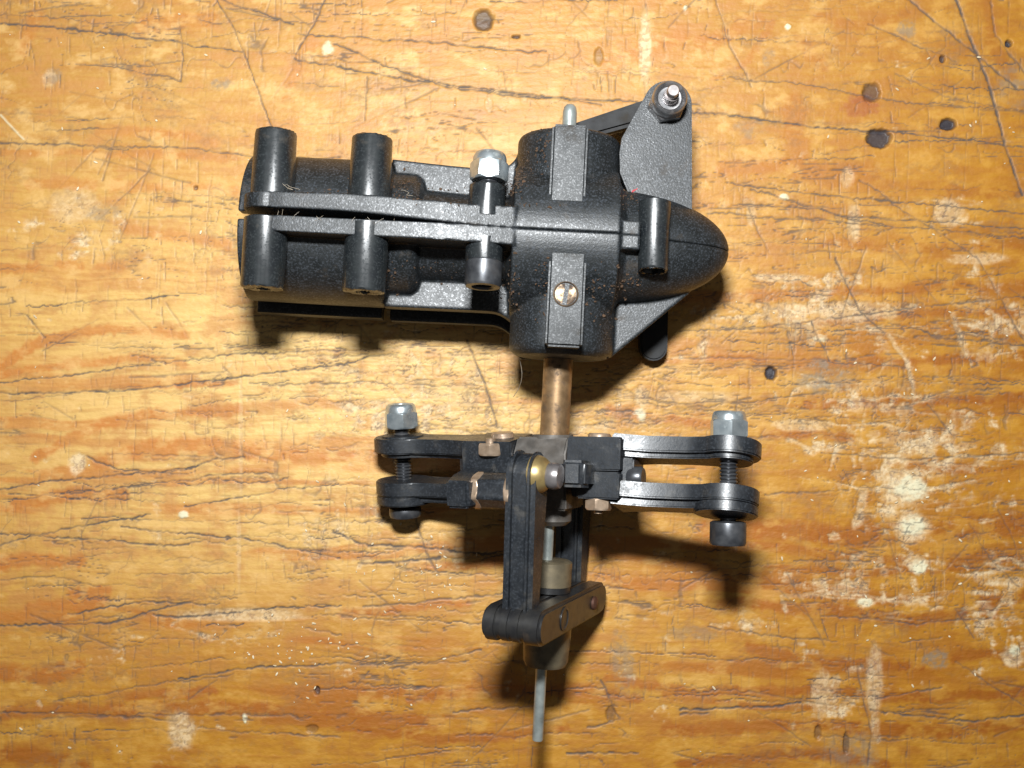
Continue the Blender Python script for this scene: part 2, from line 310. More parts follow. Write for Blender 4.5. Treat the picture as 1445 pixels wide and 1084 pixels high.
# scratches and open cracks
for pts, w, s in [
    ([(-10, 30), (140, 44), (250, 60), (342, 73)], 1.6, .9), ([(306, 0), (322, 26), (345, 75), (365, 130), (383, 180)], 1.0, .8), ([(254, 40), (257, 80), (254, 112)], 1.0, .6),
    ([(105, 88), (170, 95), (254, 113)], 1.0, .6), ([(110, 90), (200, 91), (258, 87)], .8, .5), ([(312, 0), (360, 15), (412, 34)], 1.4, .8), ([(458, 0), (435, 45), (418, 78)], 1.5, .6),
    ([(416, 84), (480, 95), (600, 116), (720, 130), (850, 147)], 1.4, .8), ([(470, 60), (560, 98), (620, 121), (760, 138), (990, 146)], 1.2, .8), ([(420, 48), (560, 56), (770, 74)], 1.2, .7),
    ([(-10, 200), (170, 207), (290, 212), (370, 224), (480, 222)], 1.2, .6), ([(0, 162), (32, 196)], 1.0, -1), ([(130, 207), (180, 211)], 1.5, .8), ([(518, 110), (516, 170)], .9, .5),
    ([(1008, -10), (1028, 60), (1060, 120)], 1.2, .5), ([(1280, -5), (1320, 30), (1380, 76), (1440, 128)], 2.0, .6), ([(1350, -5), (1366, 45), (1384, 85), (1400, 130), (1415, 190), (1444, 275)], 2.8, .7),
    ([(978, 158), (1060, 165), (1130, 176), (1240, 184), (1350, 196), (1450, 208)], 1.6, .75), ([(1025, 256), (1120, 270), (1240, 282), (1450, 300)], 1.2, .65), ([(1035, 288), (1130, 291), (1200, 305), (1450, 322)], 1.2, .65),
    ([(1000, 300), (1120, 308), (1300, 322), (1450, 335)], 1.1, .6), ([(1060, 265), (1200, 308), (1260, 318)], 1.3, .6), ([(1225, 32), (1300, 66), (1350, 86)], 1.5, .5), ([(1030, 110), (1120, 118), (1260, 142), (1450, 157)], 1.0, .55),
    ([(1212, 254), (1300, 312), (1380, 362)], 1.2, .5), ([(1400, 0), (1404, 50), (1450, 108)], 1.6, .45), ([(1055, 290), (1085, 358)], 1.0, .45), ([(1265, 105), (1330, 135), (1450, 160)], 1.0, .4),
    ([(-10, 542), (140, 525), (330, 499), (480, 495)], 1.2, .75), ([(-10, 556), (170, 552), (330, 533), (480, 515), (535, 500)], 1.7, .9), ([(-10, 568), (200, 545)], .8, .4),
    ([(-10, 690), (45, 684), (110, 675), (215, 668), (300, 650), (345, 645)], 1.3, .8), ([(120, 643), (165, 664), (232, 667), (300, 650)], 1.2, .8), ([(160, 692), (250, 678), (330, 668), (385, 668)], 1.0, .65),
    ([(260, 715), (330, 703), (400, 690), (480, 685)], 1.2, .7), ([(370, 545), (480, 540)], .9, .5), ([(140, 490), (300, 492)], 1.0, .5), ([(150, 640), (300, 645)], .8, .4), ([(35, 445), (62, 475)], 1.2, .6),
    ([(-10, 770), (80, 750), (160, 736), (212, 725)], 1.6, .85), ([(-10, 752), (60, 757), (140, 764), (250, 770), (285, 765)], 1.1, .7), ([(170, 745), (340, 760), (480, 786)], 1.2, .7),
    ([(-10, 884), (150, 880), (200, 868), (260, 850)], 1.8, .8), ([(95, 866), (200, 850), (262, 850), (310, 855)], 1.4, .8), ([(215, 870), (330, 868), (370, 858), (480, 857)], 1.6, .8),
    ([(250, 960), (340, 946), (410, 940), (490, 938)], 1.5, .8), ([(80, 990), (230, 966), (330, 953)], 1.0, .55), ([(-10, 1005), (150, 1010), (250, 1018)], 1.2, .6), ([(280, 1026), (340, 1034), (480, 1040)], 1.3, .6),
    ([(60, 1015), (260, 1008), (420, 1012)], 1.2, .5), ([(190, 812), (330, 808)], .9, .45), ([(0, 818), (90, 815), (140, 830)], 1.1, .5), ([(430, 888), (480, 896)], 1.0, .6),
    ([(470, 752), (510, 768), (560, 772), (700, 782)], 2.2, .7), ([(505, 793), (560, 794), (620, 788)], 2.2, .7), ([(560, 800), (600, 808)], 1.2, .6), ([(512, 857), (600, 850), (720, 838)], 1.8, .55),
    ([(480, 872), (620, 878), (700, 880)], 1.0, .5), ([(550, 944), (610, 935), (680, 918)], 1.4, .6), ([(480, 938), (560, 938), (660, 935)], 1.2, .6), ([(500, 970), (520, 950)], 1.4, .6), ([(580, 700), (600, 780), (620, 810)], 2.0, .5),
    ([(640, 1006), (760, 996)], 1.4, .6), ([(800, 1065), (900, 1062)], 1.8, .7), ([(820, 936), (870, 936)], .9, .5), ([(850, 962), (866, 1000), (876, 1015), (830, 1028)], 2.2, .55),
    ([(960, 1002), (1060, 1000), (1130, 992)], 2.2, .75), ([(960, 1008), (1000, 1006)], 2, .6), ([(1230, 1003), (1290, 1012), (1380, 1018), (1450, 1008)], 1.8, .8), ([(1240, 985), (1330, 972)], 1.2, .6),
    ([(1000, 885), (1080, 898), (1180, 906)], 1.4, .6), ([(1160, 870), (1290, 880), (1400, 872)], 1.2, .6), ([(1270, 905), (1330, 900)], 1.1, .6), ([(1120, 790), (1230, 792)], 1.2, .6), ([(1210, 940), (1230, 1040), (1225, 1084)], 1.4, .5),
    ([(1160, 875), (1168, 905)], 1.2, .6), ([(1370, 740), (1400, 790), (1440, 830)], 1.0, .5), ([(1350, 860), (1375, 900)], 1.2, .5), ([(1410, 720), (1445, 790)], 1.0, .4), ([(1350, 935), (1450, 1000)], 1.4, .5),
    ([(1180, 365), (1215, 440), (1250, 470)], 1.4, .6), ([(1145, 455), (1172, 510)], 1.5, .7), ([(1105, 440), (1120, 500)], 1.0, .5), ([(960, 468), (1080, 462), (1240, 440), (1450, 418)], 1.3, .6),
    ([(1255, 455), (1350, 480), (1450, 487)], 1.3, .65), ([(960, 505), (1140, 508), (1280, 518)], 1.0, .5), ([(960, 570), (1080, 565), (1160, 552)], 1.2, .55), ([(1380, 360), (1445, 480)], 1.2, .5), ([(1310, 570), (1350, 620)], 1.4, .6),
    ([(1160, 640), (1300, 648), (1445, 640)], 1.2, .55), ([(1080, 700), (1200, 690)], 1.2, .5), ([(660, 480), (690, 560), (700, 600)], 2.4, .6), ([(380, 505), (520, 500)], 1.0, .5), ([(380, 545), (500, 540), (620, 545)], 1.0, .5),
    ([(870, 560), (1000, 575), (1060, 560)], 1.2, .5), ([(860, 530), (900, 560)], 1.0, .4), ([(1000, 420), (1050, 440)], 1.2, .5)]:
    if s < 0:
        stroke(pale, pts, w, .7, wob=0.3, gaps=0)
    else:
        stroke(crack, pts, w * 0.72, min(1, s * 1.4), soft=0.9, wob=1.0, gaps=0.4)
for pts, w in [([(1255, 470), (1282, 510), (1292, 562)], 3), ([(1345, 445), (1365, 500)], 4), ([(1170, 565), (1300, 558)], 3), ([(1105, 840), (1110, 860)], 3), ([(1110, 838), (1230, 842), (1330, 858)], 3),
               ([(1395, 440), (1450, 470)], 3), ([(1005, 452), (1100, 440)], 2.5), ([(1110, 620), (1150, 640)], 4), ([(1220, 690), (1210, 740)], 7), ([(1180, 960), (1160, 1010)], 8), ([(1230, 945), (1236, 1040)], 8)]:
    stroke(worn, pts, w, .8, soft=2, wob=1.5, gaps=0.5)
# many small marks of use, running with and across the grain
r = random.Random(11)
given = crack.copy(); crack[:] = 0
for i in range(2300):
    x = r.uniform(-60, 1500); y = r.uniform(-60, 1140)
    l = r.uniform(6, 30)
    stroke(crack, [(x, y), (x + r.uniform(-3, 3), y + l)], r.uniform(.3, .7), r.choice((.15, .2, .25, .35, .55)), soft=0.7, wob=0.35)
for i in range(520):
    x = r.uniform(-60, 1500); y = r.uniform(-60, 1140); l = r.uniform(20, 90)
    stroke(crack, [(x, y), (x - l * .06, y + l)], .4, r.uniform(.12, .38), soft=0.7, wob=0.3)
for i in range(300):
    x = r.uniform(-60, 1480); y = r.uniform(-40, 1140)
    l = r.uniform(40, 260); sl = r.uniform(-.10, .08); n_ = 5
    stroke(crack, [(x + l * k / n_, y + l * sl * k / n_ + r.uniform(-3, 3)) for k in range(n_ + 1)], r.uniform(.25, .75), r.uniform(.3, .95), soft=0.75, wob=1.2, gaps=0.5)
for i in range(120):
    x = r.uniform(-60, 1480); y = r.uniform(-40, 1140); l = r.uniform(30, 150); a = r.uniform(-1.3, 1.3)
    stroke(crack, [(x, y), (x + l * math.cos(a), y + l * math.sin(a))], r.uniform(.5, 1.1), r.uniform(.25, .5), wob=0.4)
gath = fbm(PX / 130, PY / 80, 2, 4, 0.6) + 0.12 * worn_w
crack *= 0.42 + 0.85 * sst(0.42, 0.60, gath)
crack = np.clip(crack, 0, 1)
crack = np.maximum(crack, given)
# fine checks that follow the grain
rid = 1 - np.abs(2 * fbm(PX / 130, gy / 13, 20, 3) - 1)
patch = sst(0.46, 0.62, fbm(PX / 110, PY / 60, 12, 3) + 0.10 * worn_w)
crack = np.maximum(crack, 0.70 * sst(0.972, 0.995, rid + 0.04 * (fz - 0.5)) * patch)
rid2 = 1 - np.abs(2 * fbm(jx / 26, PY / 60, 22, 2) - 1)
patch2 = sst(0.50, 0.66, fbm(PX / 90, PY / 70, 13, 3) + 0.12 * worn_w)
crack = np.maximum(crack, 0.45 * sst(0.972, 0.995, rid2 + 0.03 * (fz - 0.5)) * patch2)
# crazing inside the worn places
rid3 = 1 - np.abs(2 * fbm(PX / 17, PY / 11, 4, 3, 0.6) - 1)
crack = np.maximum(crack, 0.70 * sst(0.945, 0.985, rid3) * sst(0.25, 0.60, worn_w + 0.35 * worn) * sst(0.40, 0.6, brk))
for i in range(420):
    x, y, sx, sy = r.choice(((600, 570, 130, 60), (560, 760, 130, 60), (950, 560, 100, 50), (1250, 640, 140, 150), (420, 470, 120, 50)))
    x = r.gauss(x, sx); y = r.gauss(y, sy); l = r.uniform(15, 70)
    stroke(crack, [(x, y), (x + l * .5, y + r.uniform(-3, 3)), (x + l, y + r.uniform(-5, 5))], r.uniform(.3, .7), r.uniform(.4, .9), soft=0.7, wob=1.3, gaps=0.55)
mott = fbm(PX / 34, PY / 20, 18, 5, 0.65)
def blur(a, n):
    for ax_ in (0, 1):
        c_ = np.cumsum(np.pad(a, [(n + 1, n) if k == ax_ else (0, 0) for k in (0, 1)], mode='edge'), axis=ax_)
        a = (np.take(c_, range(2 * n + 1, c_.shape[ax_]), ax_) - np.take(c_, range(0, c_.shape[ax_] - 2 * n - 1), ax_)) / (2 * n + 1)
    return a
soil = np.clip(2.6 * blur(crack, 5) * (0.3 + 1.2 * sst(0.35, 0.65, fz)), 0, 1) * 0.6 + 0.55 * sst(0.56, 0.74, fbm(PX / 75, PY / 40, 9, 5, 0.7)) * sst(0.35, 0.6, fz)
soil = np.clip(soil, 0, 1)
fine = fbm(PX / 5, PY / 4, 21, 3)

hgt = (-1.5 * crack - 1.8 * worn * (0.3 + fine) - 7.0 * np.clip(dark, 0, 1) + 0.6 * (fine - 0.5) + 2.0 * worn * (fz - 0.5)
       + 0.5 * (streak - 0.5) + 1.2 * pale)
hgt -= 2.0                                  # the top of the bench stays just below z = 0

def grid_mesh(name):
    ny, nx = sh
    co = np.stack([GX * S, GY * S, hgt * S], -1).reshape(-1, 3).astype(np.float32)
    idx = np.arange(ny * nx, dtype=np.int32).reshape(ny, nx)
    q = np.stack([idx[:-1, :-1], idx[:-1, 1:], idx[1:, 1:], idx[1:, :-1]], -1).reshape(-1, 4)
    me = bpy.data.meshes.new(name)
    me.vertices.add(len(co)); me.vertices.foreach_set('co', co.ravel())
    me.loops.add(q.size); me.loops.foreach_set('vertex_index', q.ravel())
    me.polygons.add(len(q)); me.polygons.foreach_set('loop_start', np.arange(0, q.size, 4, dtype=np.int32))
    me.update(calc_edges=True)
    me.polygons.foreach_set('use_smooth', np.ones(len(q), dtype=bool))
    for an, chans in (('wear', (band, worn, crack, dark)), ('marks', (pale, tone, red, grey)), ('tint', (sst(430, 120, PY + 260 * (tone - 0.5)), np.clip(1.05 * np.exp(-((PX - 430) / 470) ** 2 - ((PY - 550) / 270) ** 2) + 0.9 * (mott - 0.5), 0, 1), soil, 0 * gy)), ('grain', (streak, fine, np.maximum(sst(760, 1450, PX + 0.25 * (PY - 400)), sst(760, 1150, PY + 40 * (tone - 0.5))), mott))):  # tint holds painted top dimming, painted mid-left glare, and soil
        a = me.attributes.new(an, 'FLOAT_COLOR', 'POINT')
        a.data.foreach_set('color', np.stack(chans, -1).reshape(-1).astype(np.float32))
    return me

def wood_material():
    m, nt, b = new_mat('old varnished bench wood')
    def at(name):
        a = N(nt, 'ShaderNodeAttribute'); a.attribute_name = name
        s = N(nt, 'ShaderNodeSeparateColor'); nt.links.new(a.outputs['Color'], s.inputs[0])
        return s.outputs[0], s.outputs[1], s.outputs[2], a.outputs['Alpha']
    bnd, wrn, crk, drk = at('wear')
    pal, ton, rd, gry = at('marks')
    strk, fin, side, mot = at('grain')
    c = mixc(nt, ramp(nt, ton, 0.30, 0.70), (0.57, 0.310, 0.062), (0.45, 0.198, 0.025))
    top_dim, glare, sl_, _ = at('tint')
    c = mixc(nt, mth(nt, 'MULTIPLY', top_dim, 0.85), c, (0.445, 0.230, 0.052))  # top darkened in the colour to offset the strong flash there
    c = mixc(nt, mth(nt, 'MULTIPLY', glare, 0.92), c, (0.70, 0.478, 0.175))  # mid-left glare painted into the wood colour, over paler worn varnish
    c = mixc(nt, mth(nt, 'MULTIPLY', side, 0.85), c, (0.41, 0.175, 0.011))
    c = mixc(nt, mth(nt, 'MULTIPLY', ramp(nt, strk, 0.42, 0.74), 0.30), c, (0.38, 0.135, 0.024))
    c = mixc(nt, mth(nt, 'MULTIPLY', bnd, 0.80), c, mixc(nt, side, (0.47, 0.150, 0.028), (0.26, 0.064, 0.006)))
    f = noise(nt, 900, 5, 0.65, vec_scale=(0.35, 1.6, 1))
    c = mixc(nt, mth(nt, 'MULTIPLY', ramp(nt, f, 0.50, 0.75), 0.35), c, (0.32, 0.12, 0.03))
    c = mixc(nt, mth(nt, 'MULTIPLY', ramp(nt, mot, 0.50, 0.70), 0.60), c, mixc(nt, side, (0.44, 0.185, 0.050), (0.31, 0.105, 0.010)))
    c = mixc(nt, mth(nt, 'MULTIPLY', ramp(nt, mot, 0.48, 0.28), 0.52), c, mixc(nt, side, (0.70, 0.45, 0.17), (0.55, 0.28, 0.04)))
    wc = mixc(nt, ramp(nt, fin, 0.40, 0.60), (0.72, 0.56, 0.34), (0.55, 0.385, 0.20))
    wc = mixc(nt, ramp(nt, noise(nt, 1400, 4, 0.65), 0.52, 0.66), wc, (0.36, 0.26, 0.18))
    c = mixc(nt, mth(nt, 'MULTIPLY', wrn, 0.82), c, wc)
    c = mixc(nt, mth(nt, 'MULTIPLY', sl_, 0.55), c, (0.22, 0.125, 0.060))
    c = mixc(nt, rd, c, (0.25, 0.03, 0.03))
    c = mixc(nt, gry, c, (0.20, 0.17, 0.13))
    c = mixc(nt, pal, c, (0.66, 0.60, 0.40))
    c = mixc(nt, mth(nt, 'MULTIPLY', crk, 0.92), c, (0.070, 0.062, 0.060))
    c = mixc(nt, drk, c, (0.035, 0.030, 0.035))
    nt.links.new(c, b.inputs['Base Color'])
    rg = mth(nt, 'ADD', 0.42, mth(nt, 'MULTIPLY', wrn, 0.30))
    rg = mth(nt, 'ADD', rg, mth(nt, 'MULTIPLY', crk, 0.25))
    rg = mth(nt, 'ADD', rg, mth(nt, 'MULTIPLY', noise(nt, 500, 3), 0.14), clamp=True)
    nt.links.new(rg, b.inputs['Roughness'])
    b.inputs['Specular IOR Level'].default_value = 0.32
    h = mth(nt, 'ADD', noise(nt, 2600, 3, 0.6, vec_scale=(0.5, 1, 1)), mth(nt, 'MULTIPLY', noise(nt, 600, 3), 0.8))
    bump(nt, b, h, 0.8, 0.00007)
    return m

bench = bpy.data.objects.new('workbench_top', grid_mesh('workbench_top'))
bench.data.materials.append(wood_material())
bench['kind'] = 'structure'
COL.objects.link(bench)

# ------------------------------------------------------------------ mesh helpers
def T(x, y, z): return Matrix.Translation((x, y, z))
ALONG_V = Matrix(((0, 1, 0, 0), (0, 0, 1, 0), (1, 0, 0, 0), (0, 0, 0, 1)))   # local (x,y,z) -> (u=y, v=z, w=x)
ALONG_U = Matrix(((0, 0, 1, 0), (1, 0, 0, 0), (0, 1, 0, 0), (0, 0, 0, 1)))   # local (x,y,z) -> (u=z, v=x, w=y)
ALONG_W = Matrix.Identity(4)

def put(bm, tmp, m):
    """append the small mesh tmp to bm, moved by m"""
    bmesh.ops.recalc_face_normals(tmp, faces=tmp.faces[:])
    tmp.transform(m)
    if m.to_3x3().determinant() < 0:
        bmesh.ops.reverse_faces(tmp, faces=tmp.faces[:])
    me = bpy.data.meshes.new('tmp'); tmp.to_mesh(me); tmp.free()
    bm.from_mesh(me); bpy.data.meshes.remove(me)

def bev(tmp, w, ang=30, seg=2):
    if w <= 0: return
    bmesh.ops.recalc_face_normals(tmp, faces=tmp.faces[:])
    es = [e for e in tmp.edges if len(e.link_faces) == 2 and e.calc_face_angle(0) > rad(ang)]
    bmesh.ops.bevel(tmp, geom=es, offset=w, segments=seg, affect='EDGES', clamp_overlap=True)

def lathe(bm, prof, m, seg=32, bevel=0):
    t = bmesh.new(); rings = []
    for rr, h in prof:
        if rr < 1e-6:
            rings.append([t.verts.new((0, 0, h))])
        else:
            rings.append([t.verts.new((rr * math.cos(2 * math.pi * i / seg), rr * math.sin(2 * math.pi * i / seg), h)) for i in range(seg)])
    for a, b in zip(rings[:-1], rings[1:]):
        for i in range(seg):
            j = (i + 1) % seg
            if len(a) == 1 and len(b) == 1: continue
            if len(a) == 1: t.faces.new((a[0], b[i], b[j]))
            elif len(b) == 1: t.faces.new((a[i], a[j], b[0]))
            else: t.faces.new((a[i], a[j], b[j], b[i]))
    if len(rings[0]) > 1: t.faces.new(rings[0])
    if len(rings[-1]) > 1: t.faces.new(rings[-1])
    bev(t, bevel)
    put(bm, t, m)

def prism(bm, poly, h0, h1, m=Matrix.Identity(4), bevel=0, seg=2):
    t = bmesh.new()
    a = [t.verts.new((x, y, h0)) for x, y in poly]; b = [t.verts.new((x, y, h1)) for x, y in poly]
    t.faces.new(a); t.faces.new(b)
    for i in range(len(poly)):
        j = (i + 1) % len(poly)
        t.faces.new((a[i], a[j], b[j], b[i]))
    bev(t, bevel, seg=seg)
    put(bm, t, m)

def box(bm, x0, x1, y0, y1, z0, z1, m=Matrix.Identity(4), bevel=0, seg=2):
    prism(bm, [(x0, y0), (x1, y0), (x1, y1), (x0, y1)], z0, z1, m, bevel, seg)

def hexpoly(rc, rot=0.0):
    return [(rc * math.cos(math.pi / 3 * i + rot), rc * math.sin(math.pi / 3 * i + rot)) for i in range(6)]

def arc(cx, cy, rr, a0, a1, n=10):
    return [(cx + rr * math.cos(rad(a0 + (a1 - a0) * i / n)), cy + rr * math.sin(rad(a0 + (a1 - a0) * i / n))) for i in range(n + 1)]

def hexnut(bm, rc, h0, h1, m, rot=0.0, bore=0.0, chamfer=3.0):
    """hexagon nut with the corners turned off at both ends, round by round"""
    t = bmesh.new(); n = 48
    def ring(h, lim):
        out = []
        for i in range(n):
            a = 2 * math.pi * i / n + rot
            hx = rc * math.cos(math.pi / 6) / math.cos(((a - rot) % (math.pi / 3)) - math.pi / 6)
            q = min(hx, lim)
            out.append(t.verts.new((q * math.cos(a), q * math.sin(a), h)))
        return out
    ri = rc * 0.87
    rs = [ring(h0, ri), ring(h0 + chamfer * .5, rc * .95), ring(h0 + chamfer, rc * 2), ring(h1 - chamfer, rc * 2), ring(h1 - chamfer * .5, rc * .95), ring(h1, ri)]
    if bore:
        rs = [[t.verts.new((bore * math.cos(2 * math.pi * i / n), bore * math.sin(2 * math.pi * i / n), h0 + 4)) for i in range(n)],
              [t.verts.new((bore * math.cos(2 * math.pi * i / n), bore * math.sin(2 * math.pi * i / n), h0)) for i in range(n)]] + rs + \
             [[t.verts.new((bore * math.cos(2 * math.pi * i / n), bore * math.sin(2 * math.pi * i / n), h1)) for i in range(n)],
              [t.verts.new((bore * math.cos(2 * math.pi * i / n), bore * math.sin(2 * math.pi * i / n), h1 - 4)) for i in range(n)]]
    for a, b in zip(rs[:-1], rs[1:]):
        for i in range(n):
            j = (i + 1) % n
            t.faces.new((a[i], a[j], b[j], b[i]))
    t.faces.new(rs[0]); t.faces.new(rs[-1])
    put(bm, t, m)

def thread(bm, rr, h0, h1, m, pitch=4.4):
    prof = [(0, h0)]; h = h0
    while h < h1:
        prof += [(rr * 0.80, h), (rr, h + pitch * .42), (rr, h + pitch * .58)]
        h += pitch
    prof += [(rr * 0.8, h1), (0, h1)]
    lathe(bm, prof, m, 24)

CEN = {}
def obj(name, bm, mat, parent=None, frame=Matrix.Identity(4), smooth_ang=38, mesh=None, remove_dup=True):
    """one mesh object; vertices come in tenths of a millimetre in 'frame', which sits in the gearbox frame"""
    if mesh is None:
        bm.transform(frame)
        bmesh.ops.recalc_face_normals(bm, faces=bm.faces[:])
        for f in bm.faces: f.smooth = True
        for e in bm.edges:
            if len(e.link_faces) == 2 and e.calc_face_angle(0) > rad(smooth_ang): e.smooth = False
        mesh = bpy.data.meshes.new(name); bm.to_mesh(mesh); bm.free()
    n = len(mesh.vertices)
    co = np.empty(n * 3, dtype=np.float32); mesh.vertices.foreach_get('co', co); co = co.reshape(-1, 3)
    c = (co.min(0) + co.max(0)) / 2
    mesh.vertices.foreach_set('co', ((co - c) * S).ravel().astype(np.float32)); mesh.update()
    o = bpy.data.objects.new(name, mesh)
    o.data.materials.append(M[mat])
    pc = CEN.get(parent.name, np.zeros(3)) if parent else np.zeros(3)
    o.location = tuple((c - pc) * S)
    if parent: o.parent = parent
    COL.objects.link(o)
    CEN[o.name] = c
    return o

def fuse(bm, voxel, smooth, bend=None):
    """melt the overlapping solids of bm into one moulded skin"""
    bmesh.ops.triangulate(bm, faces=bm.faces[:])
    me = bpy.data.meshes.new('fuse'); bm.to_mesh(me); bm.free()
    o = bpy.data.objects.new('fuse', me); COL.objects.link(o)
    md = o.modifiers.new('r', 'REMESH'); md.mode = 'VOXEL'; md.voxel_size = voxel
    sm = o.modifiers.new('s', 'SMOOTH'); sm.iterations = smooth; sm.factor = 0.5
    dg = bpy.context.evaluated_depsgraph_get()
    out = bpy.data.meshes.new_from_object(o.evaluated_get(dg))
    bpy.data.objects.remove(o); bpy.data.meshes.remove(me)
    n = len(out.vertices)
    co = np.empty(n * 3, dtype=np.float32); out.vertices.foreach_get('co', co); co = co.reshape(-1, 3)
    if bend is not None: co = bend(co)
    out.vertices.foreach_set('co', co.ravel().astype(np.float32))
    out.polygons.foreach_set('use_smooth', np.ones(len(out.polygons), dtype=bool)); out.update()
    return out

# ------------------------------------------------------------------ the gearbox: frame (u along the boom, v along the shaft, w up from the bench)
root = bpy.data.objects.new('tail_rotor_gearbox', None)
root.empty_display_size = 0.01
root.location = (65 * S, 184 * S, 0)
root.rotation_euler = (0, 0, rad(-2.95))
root['label'] = 'black plastic model helicopter tail rotor gearbox lying on scratched orange workbench'
root['category'] = 'gearbox'
COL.objects.link(root)
G = T(0, 0, 125)                                  # the shaft axis lies 12.5 mm above the bench
G2 = T(0, -3, 125) @ Matrix.Rotation(rad(-3), 4, 'X')   # the housing leans a little on its lower edge

def splay(u, sgn):                                # the clamp halves stand apart towards the boom end
    t = np.clip((-100 - u) / 190, 0, 1)
    t = t * t * (3 - 2 * t)
    return (8.0 if sgn > 0 else 1.2) * t

def woff(u):
    return -18 if u < -200 else (-8 if u < -68 else 0)

def half_lathe(bm, prof, sgn, m, seg=40):
    """closed (u, r) outline turned through half a circle on the side sgn of the parting plane"""
    t = bmesh.new(); rings = []
    for i in range(seg + 1):
        a = math.pi * i / seg
        rings.append([t.verts.new((u, sgn * rr * math.sin(a) + sgn * 0.1, -rr * math.cos(a) + woff(u))) for u, rr in prof])
    k = len(prof)
    for a, b in zip(rings[:-1], rings[1:]):
        for i in range(k):
            j = (i + 1) % k
            try: t.faces.new((a[i], a[j], b[j], b[i]))
            except ValueError: pass
    t.faces.new(rings[0]); t.faces.new(rings[-1])
    bmesh.ops.remove_doubles(t, verts=t.verts[:], dist=0.01)
    put(bm, t, m)

bullet = []
for i in range(15):
    u = 76 + (215.9 - 76) * (1 - (1 - i / 14) ** 1.8)
    bullet.append((u, 73 * math.sqrt(max(0, 1 - ((u - 60) / 156) ** 2))))
outline = [(-250, 0.02), (-250, 70), (-404, 70), (-404, 90), (-230, 91), (-224, 88), (-221, 78), (-192, 76), (-184, 70), (-180, 57), (-72, 56), (-66, 66), (-64, 96), (66, 96), (69, 84)] + bullet + [(216, 0.02)]

def housing(sgn):
    bm = bmesh.new()
    half_lathe(bm, outline, sgn, Matrix.Identity(4))
    # shaft boss
    if sgn > 0:
        lathe(bm, [(60, 2), (66.5, 8), (66.5, 130), (64, 135), (60, 137)], T(3, 0, 0) @ ALONG_V, 64)
    else:
        lathe(bm, [(46, -149), (58, -147), (65, -142), (67, -137), (67, -8), (60, -2)], T(5, 0, 0) @ ALONG_V, 64)
    # parting flange along the clamp and over the gear case
    fw = 108 if sgn > 0 else 104
    th = 26 if sgn > 0 else 21
    pl = [(-30, 30), (-30, 80), (-56, 90), (-62, 96.5), (-100, 101), (-150, fw)] + [(-162 - 12 * k, fw) for k in range(16)] + arc(-366, 80, fw - 80, 75, 180, 8) + [(-366 - (fw - 80), 50)]
    FL = Matrix(((1, 0, 0, 0), (0, 0, sgn, 0), (0, 1, 0, 0), (0, 0, 0, 1)))
    fb = bmesh.new()
    prism(fb, pl, -0.5, th, FL)
    for q in fb.verts:
        q.co.y *= (0.70 if sgn > 0 else 0.88) + (0.30 if sgn > 0 else 0.12) * min(1, max(0, (q.co.x + 390) / 300))
    fm = bpy.data.meshes.new('tmp'); fb.to_mesh(fm); fb.free(); bm.from_mesh(fm); bpy.data.meshes.remove(fm)
    # web plate in the middle plane, and the mounting flange behind it
    if sgn > 0:
        for d, w0, w1 in ((0, -22, 3), (5, -92, -78)):
            prism(bm, [(-226, 10), (-226, 94 + d), (-92, 94 + d)] + arc(-92, 124 + d, 30, 270, 345, 7) + [(-60, 134), (-50, 134), (-40, 10)], w0, w1)
        prism(bm, [(50, 20), (55, 134), (72, 126), (84, 96), (100, 70), (130, 20)], -88, -62)
    else:
        for d, w0, w1 in ((0, -26, 3), (10, -94, -72)):
            prism(bm, [(-226, -10), (-226, -92 - d), (-92, -92 - d)] + arc(-90, -134 - d, 42, 90, 10, 8) + [(-47, -146), (-30, -146), (-20, -10)], w0, w1)
        prism(bm, [(20, -40), (20, -143), (71, -143), (100, -117), (168, -55), (140, -20)], -16, 3)
        box(bm, -404, -236, -101, -60, -92, -60)
    # small ear that carries the nose screw
    box(bm, 60, 91, min(-0.5 * sgn, 18 * sgn), max(-0.5 * sgn, 18 * sgn), 30, 90)
    def bend(co):
        co[:, 1] += sgn * splay(co[:, 0], sgn)
        return co
    return fuse(bm, 1.7, 1, bend)

up = obj('upper_housing', None, 'cast', root, mesh=(lambda me: (me.transform(G2), me)[1])(housing(1)))
lo = obj('lower_housing', None, 'cast', root, mesh=(lambda me: (me.transform(G2), me)[1])(housing(-1)))
up['label'] = 'upper half of the grained black housing'
lo['label'] = 'lower half of the grained black housing'

def tube_part(parent, u, w, v0, v1, rr, end, name='clamp_tube', tilt=0):
    """hollow screw tube standing on the parting flange, open at v1"""
    bm = bmesh.new()
    s = 1 if v1 > v0 else -1
    dr = min(1.0, abs(v1 - v0) / 85) * (0.2 if v1 < -80 else 0.5)
    prof = [(0, v0), (rr + 2.0 * dr, v0), (rr - 1.6 * dr, v1 - 3 * s), (rr - 1.6 * dr - 1.0, v1 - 0.8 * s), (rr - 4.2, v1), (end + 1.5, v1), (end, v1 - 1.5 * s), (end, v1 - 22 * s), (0, v1 - 22 * s)]
    lathe(bm, prof, T(u, 0, w) @ Matrix.Rotation(rad(tilt), 4, 'X') @ ALONG_V, 40)
    for v in bm.verts:
        if abs(v.co.y - v1) < 4: v.co += Vector((r.uniform(-.5, .5), r.uniform(-.9, .9), r.uniform(-.5, .5)))
    return obj(name, bm, 'smooth', parent, G2)

